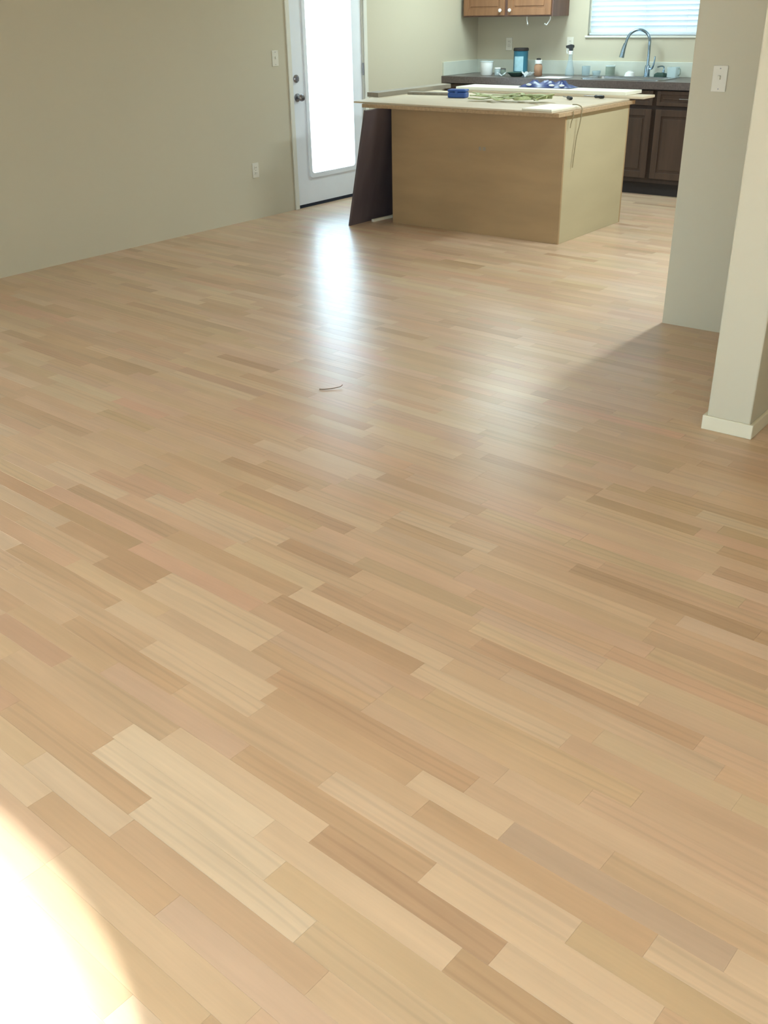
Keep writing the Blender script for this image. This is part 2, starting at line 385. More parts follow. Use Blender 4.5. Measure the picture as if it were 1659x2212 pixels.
for area, a, b, v, t, sd_ in planks[:300]:
    L_ = round((b-a)*1000)
    if L_ not in shared:
        h = (L_/1000 - G)/2
        V, Fc = plank_verts(-h, h, -(PW-G)/2, (PW-G)/2)
        me = bpy.data.meshes.new('plank'); me.from_pydata(V, [], Fc); me.materials.append(MAT['plank']); shared[L_] = me
    o = bpy.data.objects.new('plank', shared[L_]); COL.objects.link(o); o.parent = floor
    x, y = uv2xy((a+b)/2, v+PW/2); o.location = (x, y, 0); o.rotation_euler = (0, 0, PA)
    o.color = (*lin(t), sd_)
VV, FF, CC = [], [], []
for area, a, b, v, t, sd_ in planks[300:]:
    V, Fc = plank_verts(a+G/2, b-G/2, v+G/2, v+PW-G/2); n0 = len(VV)
    VV += [(*uv2xy(p[0], p[1]), p[2]) for p in V]; FF += [tuple(i+n0 for i in f) for f in Fc]; CC += [(*lin(t), sd_)]*len(V)
me = bpy.data.meshes.new('far_planks'); me.from_pydata(VV, [], FF)
at = me.attributes.new('tone', 'FLOAT_COLOR', 'POINT')
at.data.foreach_set('color', [c for q in CC for c in q])
bm = bmesh.new(); bm.from_mesh(me)
for co, no in (((XL-0.02, 0, 0), (-1, 0, 0)), ((XR+0.02, 0, 0), (1, 0, 0)), ((0, YR-0.02, 0), (0, -1, 0)), ((0, YB+0.02, 0), (0, 1, 0))):
    bmesh.ops.bisect_plane(bm, geom=bm.verts[:]+bm.edges[:]+bm.faces[:], plane_co=co, plane_no=no, clear_outer=True)
bm.to_mesh(me); bm.free()
fp = link('plank_field', me, MAT['plankfar'], floor); fp['kind'] = 'stuff'

# ---------------------------------------------------------------- exterior door in the left wall
def rrect(x0, x1, z0, z1, r, n=6):
    out = []
    for (cx, cz, a0) in ((x1-r, z0+r, -90), (x1-r, z1-r, 0), (x0+r, z1-r, 90), (x0+r, z0+r, 180)):
        for i in range(n+1):
            a = math.radians(a0+90*i/n); out.append((cx+r*math.cos(a), cz+r*math.sin(a)))
    return out
def ring(bm, outer, inner, to3, d0, d1):
    n = len(outer)
    R = [[bm.verts.new(to3(a, b, d)) for a, b in P] for P in (outer, inner) for d in (d0, d1)]  # o0,o1,i0,i1
    for i in range(n):
        j = (i+1) % n
        bm.faces.new((R[0][i], R[0][j], R[2][j], R[2][i])); bm.faces.new((R[1][i], R[3][i], R[3][j], R[1][j]))
        bm.faces.new((R[0][i], R[1][i], R[1][j], R[0][j])); bm.faces.new((R[2][i], R[2][j], R[3][j], R[3][i]))
dy0, dy1 = DOOR[0]+0.006, DOOR[1]-0.006
gy0, gy1, gz0, gz1 = 6.632, 7.225, 0.27, 1.95
yz = lambda a, b, d: (d, a, b)
bm = bmesh.new()
for b in ((XL-0.062, XL-0.018, dy0, gy0, 0.022, 2.04), (XL-0.062, XL-0.018, gy1, dy1, 0.022, 2.04), (XL-0.062, XL-0.018, gy0, gy1, 0.022, gz0), (XL-0.062, XL-0.018, gy0, gy1, gz1, 2.04)): add_box(bm, *b)
door = struct(bm_obj('door_1', bm, MAT['doorw']))
door['label'] = 'white exterior door with a tall full-length glass pane beside the wooden island'
bm = bmesh.new(); ring(bm, rrect(gy0-0.035, gy1+0.035, gz0-0.035, gz1+0.035, 0.045), rrect(gy0+0.002, gy1-0.002, gz0+0.002, gz1-0.002, 0.03), yz, XL-0.019, XL-0.006)
bm_obj('glass_moulding', bm, MAT['doorw'], door)
bm = bmesh.new(); ring(bm, rrect(gy0-0.035, gy1+0.035, gz0-0.035, gz1+0.035, 0.045), rrect(gy0+0.002, gy1-0.002, gz0+0.002, gz1-0.002, 0.03), yz, XL-0.074, XL-0.061)
bm_obj('glass_moulding', bm, MAT['doorw'], door)
box('glass_pane', XL-0.044, XL-0.038, gy0-0.004, gy1+0.004, gz0-0.004, gz1+0.004, MAT['pane'], door)
kn = lathe('door_knob', [(0.032, 0), (0.033, 0.006), (0.012, 0.012), (0.012, 0.035), (0.026, 0.042), (0.029, 0.055), (0.022, 0.068), (0, 0.072)], MAT['metal'], door, (XL-0.018, 6.497, 0.895), 'X')
db = lathe('deadbolt', [(0.031, 0), (0.031, 0.008), (0.024, 0.016), (0, 0.017)], MAT['metal'], door, (XL-0.018, 6.494, 1.04), 'X')
box('thumb_turn', XL-0.002, XL+0.014, 6.489, 6.499, 1.022, 1.058, MAT['metal'], db, 0.002)
for z in (0.22, 1.07, 1.82):
    hg = lathe('hinge', [(0.008, 0), (0.008, 0.1)], MAT['metal'], door, (XL-0.004, DOOR[1]-0.004, z-0.05), 'Z', 12)
box('door_sweep', XL-0.064, XL-0.016, dy0, dy1, 0.004, 0.024, MAT['rubber'], door)
th = struct(box('threshold', XL-T, XL-0.005, DOOR[0], DOOR[1], -0.03, 0.004, MAT['rubber']))
# casing
bm = bmesh.new()
cw = 0.045
for b in ((XL, XL+0.014, DOOR[0]-cw, DOOR[0], 0.0, DOOR[2]+cw), (XL, XL+0.014, DOOR[1], DOOR[1]+cw, 0.0, DOOR[2]+cw), (XL, XL+0.014, DOOR[0], DOOR[1], DOOR[2], DOOR[2]+cw)): add_box(bm, *b, bevel=0.004)
for b in ((XL-T, XL, DOOR[0]-0.001, DOOR[0]+0.005, 0.0, DOOR[2]), (XL-T, XL, DOOR[1]-0.005, DOOR[1]+0.001, 0.0, DOOR[2])): add_box(bm, *b)
struct(bm_obj('trim_1', bm, MAT['trimw']))

# ---------------------------------------------------------------- windows
def frame_window(name, axis, a0, a1, z0, z1, d0, d1, bars=()):
    """rectangular frame with a pane; axis 'x': lies in an xz plane, 'y': in a yz plane"""
    f = 0.045
    def bx(p0, p1, q0, q1, e0=d0, e1=d1): return (p0, p1, e0, e1, q0, q1) if axis == 'x' else (e0, e1, p0, p1, q0, q1)
    L_ = [bx(a0, a0+f, z0, z1), bx(a1-f, a1, z0, z1), bx(a0+f, a1-f, z0, z0+f), bx(a0+f, a1-f, z1-f, z1)] + [bx(b-0.02, b+0.02, z0+f, z1-f) for b in bars]
    o = struct(boxes(name, L_, MAT['trimw']))
    m = (d0+d1)/2
    edges = [a0+f] + [b for b in bars] + [a1-f]
    for p, q in zip(edges, edges[1:]): 
        b = bx(p, q, z0+f, z1-f, m-0.003, m+0.003); box('pane', *b, MAT['pane'], o)
    return o
frame_window('window_1', 'x', WIN[0], WIN[1], WIN[2], WIN[3], YB+0.075, YB+0.115, bars=((WIN[0]+WIN[1])/2,))
struct(box('trim_2', WIN[0]-0.02, WIN[1]+0.02, YB-0.018, YB+0.075, WIN[2]-0.018, WIN[2], MAT['trimw'], bevel=0.004))
frame_window('fill_window_left', 'y', *FILL_LWIN, XL-0.10, XL-0.06, bars=((FILL_LWIN[0]+FILL_LWIN[1])/2,))  # made-up window out of view, extra sky light for stub and partition
frame_window('fill_window_rear', 'x', *FILL_RWIN, YR-0.09, YR-0.05, bars=((FILL_RWIN[0]+FILL_RWIN[1])/2,))  # made-up window behind the camera, extra light on stub and foreground
# arched window behind the camera
bm = bmesh.new()
def arch_path(inset, n=24):
    P = [(ax1-inset, A['sill']+inset)]
    for i in range(n+1):
        th = math.pi*i/n; P.append((A['cx']+(A['a']-inset)*math.cos(th), A['spring']+(A['rise']-inset)*math.sin(th)))
    P.append((ax0+inset, A['sill']+inset)); return P
xz = lambda a, b, d: (a, d, b)
ring(bm, arch_path(0.0), arch_path(0.035), xz, YR-0.09, YR-0.05)
ring(bm, arch_path(0.085), arch_path(0.10), xz, YR-0.08, YR-0.06)
w3 = struct(bm_obj('window_3', bm, MAT['trimw']))
bm = bmesh.new(); prism(bm, arch_path(0.03), xz, YR-0.072, YR-0.068); bm_obj('pane', bm, MAT['pane'], w3)
# kitchen blind
bl = thing('window_blind', 'white slatted horizontal blind hanging in the kitchen window above the sink', 'blind', ((WIN[0]+WIN[1])/2, YB+0.035, WIN[2]))
hw = (WIN[1]-WIN[0])/2 - 0.012
box('bottom_rail', -hw, hw, -0.026, 0.026, 0.004, 0.022, MAT['slat'], bl, 0.004)
bm = bmesh.new(); tilt = math.radians(68)
prof = [(-0.030, 0), (-0.015, 0.002), (0, 0.0027), (0.015, 0.002), (0.030, 0)]
prism(bm, [(a, b+0.0015) for a, b in prof] + [(a, b-0.0015) for a, b in prof[::-1]], lambda a, b, d: (d, a, b), -hw, hw)
bmesh.ops.rotate(bm, verts=bm.verts[:], matrix=Matrix.Rotation(-tilt, 3, 'X'))
sl0 = bm_obj('slat', bm, MAT['slat'], bl); sl0.location = (0, 0, 0.055)
for i in range(1, 20):
    s = sl0.copy(); COL.objects.link(s); s.parent = bl; s.location = (0, 0, 0.055 + i*0.042)
box('head_rail', -hw, hw, -0.028, 0.028, WIN[3]-WIN[2]-0.045, WIN[3]-WIN[2]-0.002, MAT['slat'], bl, 0.003)
for x in (-0.4, 0.0, 0.4):
    tube('ladder_cord', [(x, -0.027, 0.015), (x, -0.027, WIN[3]-WIN[2]-0.03)], 0.0012, MAT['white'], bl, 6, 0)

# ---------------------------------------------------------------- kitchen: base cabinets, countertop, uppers
ZT = 0.945; CF = 8.59
def shaker(name, x0, x1, z0, z1, yf, m, mp_, parent, knob=None, pull=False):
    """cabinet front: rails and stiles with a raised centre panel; front faces -y"""
    bm = bmesh.new(); s = 0.055 if (z1-z0) > 0.3 else 0.03
    for b in ((x0, x0+s, yf, yf+0.02, z0, z1), (x1-s, x1, yf, yf+0.02, z0, z1), (x0+s, x1-s, yf, yf+0.02, z0, z0+s), (x0+s, x1-s, yf, yf+0.02, z1-s, z1)): add_box(bm, *b, bevel=0.003)
    o = bm_obj(name, bm, m, parent)
    bm = bmesh.new(); add_box(bm, x0+s-0.002, x1-s+0.002, yf+0.010, yf+0.018, z0+s-0.002, z1-s+0.002)
    g = 0.022
    if x1-x0-2*s > 2.5*g and z1-z0-2*s > 2.5*g: add_box(bm, x0+s+g, x1-s-g, yf+0.004, yf+0.011, z0+s+g, z1-s-g, bevel=0.003)
    bm_obj('raised_panel', bm, mp_, o)
    if knob: lathe('knob', [(0.006, 0), (0.006, 0.012), (0.016, 0.018), (0.016, 0.026), (0.010, 0.032), (0, 0.033)], MAT['white'], o, (knob[0], yf, knob[1]), '-Y', 16)
    if pull:
        xm, zm = (x0+x1)/2, (z0+z1)/2
        tube('pull', [(xm-0.045, yf, zm), (xm-0.045, yf-0.022, zm), (xm+0.045, yf-0.022, zm), (xm+0.045, yf, zm)], 0.0045, MAT['metal'], o, 8, 6)
    return o
units = [(-5.95, -5.17, 'dark stained base cabinet in the corner against the left wall', True),
         (-5.17, -4.62, 'dark stained base cabinet under the counter left of the sink', True),
         (-4.62, -3.742, 'dark stained sink base cabinet hidden mostly by the island', False),
         (-3.742, -3.18, 'dark stained base cabinet with drawer pull beside the wall with the light switch', True)]
for x0, x1, lb, drawer in units:
    cu = thing('base_cabinet', lb, 'cabinet', ((x0+x1)/2, CF+0.045, 0), 'kitchen base cabinets')
    ox, oy = (x0+x1)/2, CF+0.045
    hw_ = (x1-x0)/2
    # carcass with face frame (local coordinates about the base)
    boxes('body', [(-hw_, hw_, 0.0, 0.57, 0.11, 0.885)] if drawer else [(-hw_, hw_, 0.0, 0.57, 0.11, 0.74), (-hw_, hw_, 0.0, 0.02, 0.74, 0.885)], MAT['walnutd'], cu)
    box('toe_kick', -hw_, hw_, 0.055, 0.07, 0.0, 0.11, MAT['toe'], cu)
    n = 2 if x1-x0 > 0.6 else 1
    wd = (2*hw_-0.02*(n+1))/n
    for i in range(n):
        a = -hw_+0.02+i*(wd+0.02)
        shaker('drawer', a, a+wd, 0.755, 0.875, -0.021, MAT['walnut'], MAT['walnut'], cu, pull=drawer)
        shaker('door', a, a+wd, 0.15, 0.725, -0.021, MAT['walnut'], MAT['walnut'], cu)
# continuous countertop with the sink cut out
SX0, SX1, SY0, SY1 = -4.50, -3.76, 8.70, 9.06
ct = thing('countertop', 'dark speckled laminate countertop running under the kitchen window', 'countertop', (0, 0, 0))
bm = bmesh.new()
for b in ((XL+0.002, SX0, CF, YB-0.002, 0.888, ZT), (SX1, -3.10, CF, YB-0.002, 0.888, ZT), (SX0, SX1, CF, SY0, 0.888, ZT), (SX0, SX1, SY1, YB-0.002, 0.888, ZT)): add_box(bm, *b)
bm_obj('slab', bm, MAT['counter'], ct)
boxes('front_edge', [(XL+0.002, -3.10, CF-0.004, CF+0.002, 0.886, ZT+0.001)], MAT['counter'], ct)
sk = thing('kitchen_sink', 'stainless drop-in sink with a shining rim below the gooseneck faucet', 'sink', ((SX0+SX1)/2, (SY0+SY1)/2, ZT))
bm = bmesh.new(); hx, hy = (SX1-SX0)/2, (SY1-SY0)/2
ring(bm, rrect(-hx-0.02, hx+0.02, -hy-0.02, hy+0.02, 0.05), rrect(-hx+0.02, hx-0.02, -hy+0.02, hy-0.02, 0.04), lambda a, b, d: (a, b, d), 0.0005, 0.008)
bm_obj('rim', bm, MAT['steel'], sk, True)
bm = bmesh.new()
P0 = rrect(-hx+0.02, hx-0.02, -hy+0.02, hy-0.02, 0.04); P1 = rrect(-hx+0.035, hx-0.035, -hy+0.035, hy-0.035, 0.04)
a = [bm.verts.new((p[0], p[1], 0.004)) for p in P0]; b = [bm.verts.new((p[0], p[1], -0.18)) for p in P1]
for i in range(len(a)): bm.faces.new((a[i], a[(i+1) % len(a)], b[(i+1) % len(a)], b[i]))
bm.faces.new(b); bm_obj('basin', bm, MAT['steel'], sk)
# backsplash strips
tag(box('backsplash', XL+0.02, -3.10, YB-0.02, YB, ZT, 1.07, MAT['splash'], bevel=0.003), 'pale backsplash strip along the kitchen back wall below the window', 'backsplash')
tag(box('backsplash', XL, XL+0.02, CF+0.01, YB, ZT, 1.07, MAT['splash'], bevel=0.003), 'pale backsplash strip on the left wall at the counter end', 'backsplash')
# upper cabinet
UX0, UX1, UZ, UY = -5.945, -4.955, 1.455, 8.915
uc = thing('upper_cabinet', 'brown wooden two-door wall cabinet left of the kitchen window', 'cabinet', (UX0, YB-0.004, UZ))
boxes('body', [(0, UX1-UX0, UY-YB, 0, 0, 0.76)], MAT['oakside'], uc)
hwd = (UX1-UX0)/2
for i in range(2):
    a = i*hwd + (0.012 if i == 0 else 0.018); b = (i+1)*hwd - (0.018 if i == 0 else 0.012)
    shaker('door', a, b, 0.012, 0.745, UY-YB-0.021, MAT['oak'], MAT['oak'], uc, knob=((b-0.035) if i == 0 else (a+0.035), 0.055))
for x, dx, lb in ((-5.25, 0.012, 'small white hook under the right door of the wall cabinet'), (-5.0, -0.018, 'small white hook under the right end of the wall cabinet')):
    hk = tube('cup_hook', [(x, 8.95, 1.455), (x, 8.95, 1.43), (x+dx, 8.945, 1.40), (x+dx*1.6, 8.935, 1.385), (x+dx*2.2, 8.92, 1.395)], 0.005, MAT['white'], None, 8, 5); tag(hk, lb, 'hook')

# ---------------------------------------------------------------- electrical plates
def plate(name, label, cat, loc, normal, kind):
    o = thing(name, label, cat, loc)
    o.rotation_euler = {'x': (0, 0, math.pi/2), '-y': (0, 0, 0)}[normal]     # local -y faces the room
    box('cover_plate', -0.036, 0.036, -0.006, 0.0, -0.058, 0.058, MAT['plate'], o, 0.003)
    if kind == 'switch':
        box('toggle', -0.006, 0.006, -0.016, -0.005, -0.004, 0.014, MAT['plate'], o, 0.002)
    else:
        for z in (-0.021, 0.021):
            sk_ = box('socket', -0.017, 0.017, -0.009, -0.005, z-0.014, z+0.014, MAT['plate'], o, 0.002)
            boxes('slot', [(-0.008, -0.005, -0.0095, -0.008, z-0.004, z+0.006), (0.005, 0.008, -0.0095, -0.008, z-0.004, z+0.006)], MAT['slot'], sk_)
    for z in ((-0.045, 0.045) if kind == 'switch' else (0.0,)):
        lathe('screw', [(0.003, 0), (0.003, 0.0015), (0, 0.002)], MAT['metal'], o, (0, -0.006, z), '-Y', 8)
    return o
plate('wall_outlet', 'white outlet low on the left wall near the glass door', 'outlet', (XL, 5.925, 0.385), 'x', 'outlet')
plate('light_switch', 'pale light switch on the left wall just beside the glass door', 'switch', (XL, 6.24, 1.205), 'x', 'switch')
plate('light_switch', 'white light switch on the partition wall at the right', 'switch', (-1.845, YP, 1.22), '-y', 'switch')
plate('wall_outlet', 'pale outlet on the kitchen wall behind the blue-green tin', 'outlet', (-5.60, YB, 1.21), '-y', 'outlet')
plate('wall_outlet', 'pale outlet on the kitchen wall behind the spray bottle', 'outlet', (-4.92, YB, 1.215), '-y', 'outlet')

# ---------------------------------------------------------------- island
IX0, IX1, IY0, IY1, IZ = -4.918, -3.408, 6.392, 7.40, 0.872
isl = thing('kitchen_island', 'unfinished plywood-clad kitchen island standing in the middle of the floor', 'island', ((IX0+IX1)/2, (IY0+IY1)/2, 0))
ix, iy = (IX1-IX0)/2, (IY1-IY0)/2
fp_ = box('front_panel', -ix, ix, -iy, -iy+0.018, 0.0, IZ, MAT['ply'], isl, 0.0015)
box('side_panel', ix-0.018, ix, -iy+0.0185, iy-0.0185, 0.0, IZ, MAT['sideply'], isl, 0.0015)  # right side panel, paler than the front panel
box('side_panel', -ix, -ix+0.018, -iy+0.0185, iy-0.0185, 0.0, IZ, MAT['ply'], isl, 0.0015)
box('back_panel', -ix, ix, iy-0.018, iy, 0.0, IZ, MAT['ply'], isl, 0.0015)
for x in (-ix+0.04, ix-0.04, 0.0):
    box('stud', x-0.019, x+0.019, -iy+0.0185, -iy+0.10, 0.0, IZ, MAT['plyedge'], isl)
boxes('knot', [(0.055, 0.075, -iy-0.0006, -iy+0.001, 0.605, 0.63), (0.09, 0.115, -iy-0.0006, -iy+0.001, 0.605, 0.63)], MAT['greyboard'], fp_)
def sheet(name, label, cat, pts, z0, z1, m, bevel=0.0015):
    bm = bmesh.new(); cx = sum(p[0] for p in pts)/len(pts); cyy = sum(p[1] for p in pts)/len(pts)
    prism(bm, [(p[0]-cx, p[1]-cyy) for p in pts], lambda a, b, d: (a, b, d), 0, z1-z0)
    if bevel: bmesh.ops.bevel(bm, geom=bm.edges[:], offset=bevel, segments=1, affect='EDGES')
    bmesh.ops.recalc_face_normals(bm, faces=bm.faces[:])
    o = bm_obj(name, bm, m); o.location = (cx, cyy, z0); return tag(o, label, cat)
sub = box('sub_top', -ix-0.17, ix+0.028, -iy-0.15, iy+0.03, IZ, IZ+0.026, MAT['subtop'], isl, 0.002)
Z1 = IZ+0.0265
sheet('plywood_sheet', 'wide plywood sheet lying on the island as a temporary top', 'board', [(-5.20, 6.28), (-3.42, 6.215), (-3.40, 7.38), (-5.50, 7.46)], Z1, Z1+0.012, MAT['plytop'])
Z2 = Z1+0.0125
sheet('wooden_plank', 'tan plank across the back of the island sticking out at the right', 'board', [(-5.05, 7.36), (-3.285, 7.36), (-3.285, 7.56), (-5.05, 7.58)], Z2, Z2+0.018, MAT['plytop'])
Z3 = Z2+0.0185
sheet('pale_board', 'long white board on top of the planks at the island back', 'board', [(-4.98, 7.37), (-3.44, 7.385), (-3.44, 7.66), (-4.98, 7.66)], Z3, Z3+0.024, MAT['pale'])
sheet('weathered_board', 'grey-brown narrow board along the left edge of the island top', 'board', [(-5.37, 6.66), (-5.24, 6.64), (-5.27, 7.72), (-5.40, 7.74)], Z2, Z2+0.034, MAT['greyboard'])
sheet('weathered_board', 'grey-brown board end sticking out behind the blue box on the island', 'board', [(-5.20, 6.98), (-4.72, 7.04), (-4.73, 7.12), (-5.21, 7.06)], Z2, Z2+0.02, MAT['greyboard'])
sheet('board_scrap', 'small pale scrap of board at the near right corner of the island top', 'board', [(-3.66, 6.225), (-3.425, 6.22), (-3.42, 6.60), (-3.66, 6.62)], Z2, Z2+0.012, MAT['pale'])
# blue box
bx_ = thing('blue_case', 'small bright blue plastic case on the island top', 'case', (-4.64, 6.90, Z2), rz=0.25)
box('body', -0.075, 0.075, -0.045, 0.045, 0.0, 0.042, MAT['blue'], bx_, 0.010)
box('lid', -0.076, 0.076, -0.046, 0.046, 0.043, 0.062, MAT['blue'], bx_, 0.008)
box('latch', -0.012, 0.012, -0.050, -0.046, 0.030, 0.052, MAT['blue'], bx_, 0.002)
# crumpled strap heap
st = thing('webbing_strap', 'crumpled pale yellow-green webbing strap heaped on the island top', 'strap', (-4.08, 6.75, Z2), rz=0.12)
rs = random.Random(3)
for k in range(5):
    P = []
    for i in range(9):
        P.append((-0.30+0.60*i/8 + rs.uniform(-0.03, 0.03), rs.uniform(-0.10, 0.10)+0.03*(k-2), 0.014+rs.uniform(0, 0.018)+0.006*k))
    tube('loop', P, 0.013, MAT['strap'], st, 8, 6, 0.35)
tube('loop', [(0.22, -0.05, 0.02), (0.30, -0.03, 0.05), (0.33, 0.04, 0.055), (0.28, 0.08, 0.03), (0.21, 0.06, 0.02)], 0.012, MAT['strap'], st, 8, 6, 0.4)
# small hand tools
def screwdriver(label, loc, rz, hm):
    t = thing('screwdriver', label, 'tool', loc, 'hand tools on the island', rz)
    lathe('handle', [(0.004, 0), (0.011, 0.004), (0.013, 0.03), (0.010, 0.055), (0.012, 0.08), (0.006, 0.092)], hm, t, (0.0, 0, 0.014), 'X', 12)
    lathe('shaft', [(0.003, 0.09), (0.003, 0.19), (0.0015, 0.20)], MAT['metal'], t, (0.0, 0, 0.014), 'X', 8)
screwdriver('black-handled screwdriver on the island beside the green strap', (-3.72, 7.05, Z2), 2.4, MAT['black'])
screwdriver('black-handled screwdriver lying near the white board at the island right', (-3.56, 7.26, Z2), 2.9, MAT['black'])
# blue bag on the boards
bm = bmesh.new(); rs = random.Random(8); nu, nv = 26, 10; g = []
for i in range(nu):
    row = []
    for j in range(nv):
        u, v = i/(nu-1), j/(nv-1); e = min(1, 5*min(u, 1-u))*min(1, 4*min(v, 1-v))
        row.append(bm.verts.new(((u-0.5)*0.48, (v-0.5)*0.16, 0.003+e*(0.026+0.022*rs.random()+0.012*math.sin(u*23+v*5)))))
    g.append(row)
for i in range(nu-1):
    for j in range(nv-1): bm.faces.new((g[i][j], g[i+1][j], g[i+1][j+1], g[i][j+1]))
bag = thing('plastic_bag', 'crumpled blue and white plastic bag behind the white board on the island', 'bag', (-4.22, 7.575, Z3+0.0245))
bo = bm_obj('bag_body', bm, MAT['bagblue'], bag, True)
for x in (-0.14, 0.07, 0.16):
    bm = bmesh.new(); bmesh.ops.create_icosphere(bm, subdivisions=2, radius=0.016)
    for v in bm.verts: v.co = Vector((v.co.x*1.5, v.co.y*0.8, v.co.z*0.6))*(1+rs.uniform(-0.15, 0.15)) + Vector((x, -0.062, 0.020))
    bm_obj('white_fold', bm, MAT['white'], bag, True)
# leaning panel and strip
bm = bmesh.new()
lo, hi, th_ = (-5.125, 0.0), (-4.935, 0.866), 0.019
n_ = Vector((hi[1]-lo[1], -(hi[0]-lo[0]))).normalized()*th_
prism(bm, [lo, hi, (hi[0]-n_.x, hi[1]-n_.y), (lo[0]-n_.x, lo[1]+0.0005)], lambda a, b, d: (a, d, b), 6.10, 7.22)
tag(bm_obj('leaning_panel', bm, MAT['darkpanel']), 'dark glossy wooden panel leaning against the left end of the island', 'panel')
tag(sheet('wood_strip', '', 'strip', [(-5.09, 6.33), (-5.06, 6.325), (-5.03, 6.70), (-5.06, 6.705)], 0.0005, 0.020, MAT['pale']), 'thin wooden strip on the floor between dark panel and island', 'strip')
# hanging cords
tag(tube('hanging_cord', [(-3.372, 6.43, 0.90), (-3.372, 6.432, 0.865), (-3.384, 6.433, 0.83), (-3.390, 6.434, 0.79)], 0.0036, MAT['cord'], None, 8, 6), 'short grey cord end hanging at the island corner', 'cord')
tag(tube('hanging_cord', [(-3.45, 6.56, Z2+0.018), (-3.41, 6.555, Z2+0.018), (-3.374, 6.553, Z2+0.002), (-3.372, 6.551, 0.87), (-3.378, 6.545, 0.80), (-3.390, 6.536, 0.72), (-3.392, 6.52, 0.60), (-3.392, 6.508, 0.52)], 0.0036, MAT['cord'], None, 8, 6), 'long grey cord hanging down the lit right side of the island', 'cord')

# ---------------------------------------------------------------- things on the counter
Z = ZT+0.001
def jar(name, label, cat, x, y, r, h, m, lid=None, group=None, taper=1.0, lidm=None):
    o = thing(name, label, cat, (x, y, Z), group)
    lathe('body', [(r*0.92, 0), (r, 0.006), (r*taper, h*0.9), (r*taper*0.96, h), (r*taper*0.88, h), (r*taper*0.9, h*0.88), (r*0.88, 0.012), (0, 0.010)], m, o, segs=20)
    if lid: lathe('lid', [(r*taper*1.03, h), (r*taper*1.03, h+lid), (r*taper*0.8, h+lid+0.004), (0, h+lid+0.004)], lidm or MAT['white'], o, segs=20)
    return o
o = jar('plastic_tub', 'milky white plastic tub at the left end of the counter', 'tub', -5.62, 8.85, 0.058, 0.125, MAT['white'], taper=1.06)
lathe('rim', [(0.063, 0.118), (0.067, 0.120), (0.067, 0.127), (0.060, 0.127)], MAT['clear'], o, segs=20)
jar('glass_jar', 'small clear jar just right of the white tub', 'jar', -5.50, 8.86, 0.030, 0.058, MAT['clear'], lid=0.008)
jar('glass_jar', 'small green-tinted jar in front of the blue-green tin', 'jar', -5.425, 8.84, 0.027, 0.055, MAT['greengl'], lid=0.006, lidm=MAT['metal'])
tin = thing('tin_canister', 'tall blue-green tin canister with dark lid and pale label', 'canister', (-5.345, 9.03, Z))
lathe('body', [(0.070, 0), (0.072, 0.004), (0.070, 0.010), (0.070, 0.205), (0.072, 0.212), (0.066, 0.212), (0, 0.211)], MAT['teal'], tin, segs=28)
lathe('lid', [(0.074, 0.213), (0.074, 0.232), (0.068, 0.238), (0, 0.238)], MAT['toe'], tin, segs=28)
bm = bmesh.new(); nl = 10; ang = [math.radians(-95+(-38+76*i/(nl-1))+18) for i in range(nl)]
va = [bm.verts.new((0.0712*math.cos(a), 0.0712*math.sin(a), 0.035)) for a in ang]; vb = [bm.verts.new((0.0712*math.cos(a), 0.0712*math.sin(a), 0.165)) for a in ang]
for i in range(nl-1): bm.faces.new((va[i], va[i+1], vb[i+1], vb[i]))
bm_obj('paper_label', bm, MAT['label'], tin, True)
# dark dish with crumpled wrappers
ds = thing('serving_dish', 'low dark dish holding crumpled bits in front of the tin', 'dish', (-5.25, 8.80, Z))
lathe('body', [(0.05, 0), (0.055, 0.004), (0.09, 0.035), (0.092, 0.035), (0.088, 0.030), (0.05, 0.010), (0, 0.008)], MAT['sponge'], ds, segs=24)
def wrapper(label, x, y, s, seed, rz=0.0):
    r_ = random.Random(seed); bm = bmesh.new(); n = 7; g = []
    for i in range(n):
        g.append([bm.verts.new(((i/(n-1)-0.5)*s, (j/(n-1)-0.5)*s*0.8, 0.004 + (abs(i/(n-1)-0.5)*1.1 + r_.random()*0.35)*s*0.55)) for j in range(n)])
    for i in range(n-1):
        for j in range(n-1): bm.faces.new((g[i][j], g[i+1][j], g[i+1][j+1], g[i][j+1]))
    bmesh.ops.solidify(bm, geom=bm.faces[:], thickness=0.0015)
    mz = min(v.co.z for v in bm.verts)
    for v in bm.verts: v.co.z -= mz
    o = bm_obj('paper_wrapper', bm, MAT['paper']); o.location = (x, y, Z); o.rotation_euler = (0, 0, rz)
    return tag(o, label, 'wrapper')
wrapper('crumpled white wrapper left of the dark dish', -5.385, 8.75, 0.085, 1, 0.4)
wrapper('crumpled white wrapper right of the dark dish', -5.105, 8.77, 0.10, 2, -0.3)
pb = thing('pill_bottle', 'amber bottle with white cap and dark top on the counter', 'bottle', (-5.10, 8.95, Z))
lathe('body', [(0.036, 0), (0.040, 0.005), (0.040, 0.085), (0.030, 0.100), (0.028, 0.108)], MAT['amber'], pb, segs=22)
lathe('cap', [(0.034, 0.106), (0.034, 0.135), (0.030, 0.138), (0, 0.138)], MAT['white'], pb, segs=22)
lathe('cap_top', [(0.022, 0.138), (0.020, 0.152), (0, 0.154)], MAT['toe'], pb, segs=16)
tag(sheet('paper_sheet', '', 'paper', [(-4.96, 8.66), (-4.70, 8.64), (-4.68, 8.86), (-4.94, 8.88)], Z, Z+0.003, MAT['paper'], 0), 'flat white sheet of paper lying on the counter by the sink', 'paper')
sb = thing('spray_bottle', 'slim pale spray bottle with black trigger left of the window', 'bottle', (-4.82, 9.06, Z))
lathe('body', [(0.040, 0), (0.043, 0.006), (0.042, 0.05), (0.030, 0.09), (0.020, 0.14), (0.017, 0.19)], MAT['bluegl'], sb, segs=20)
lathe('collar', [(0.021, 0.185), (0.021, 0.21), (0.016, 0.215)], MAT['white'], sb, segs=16)
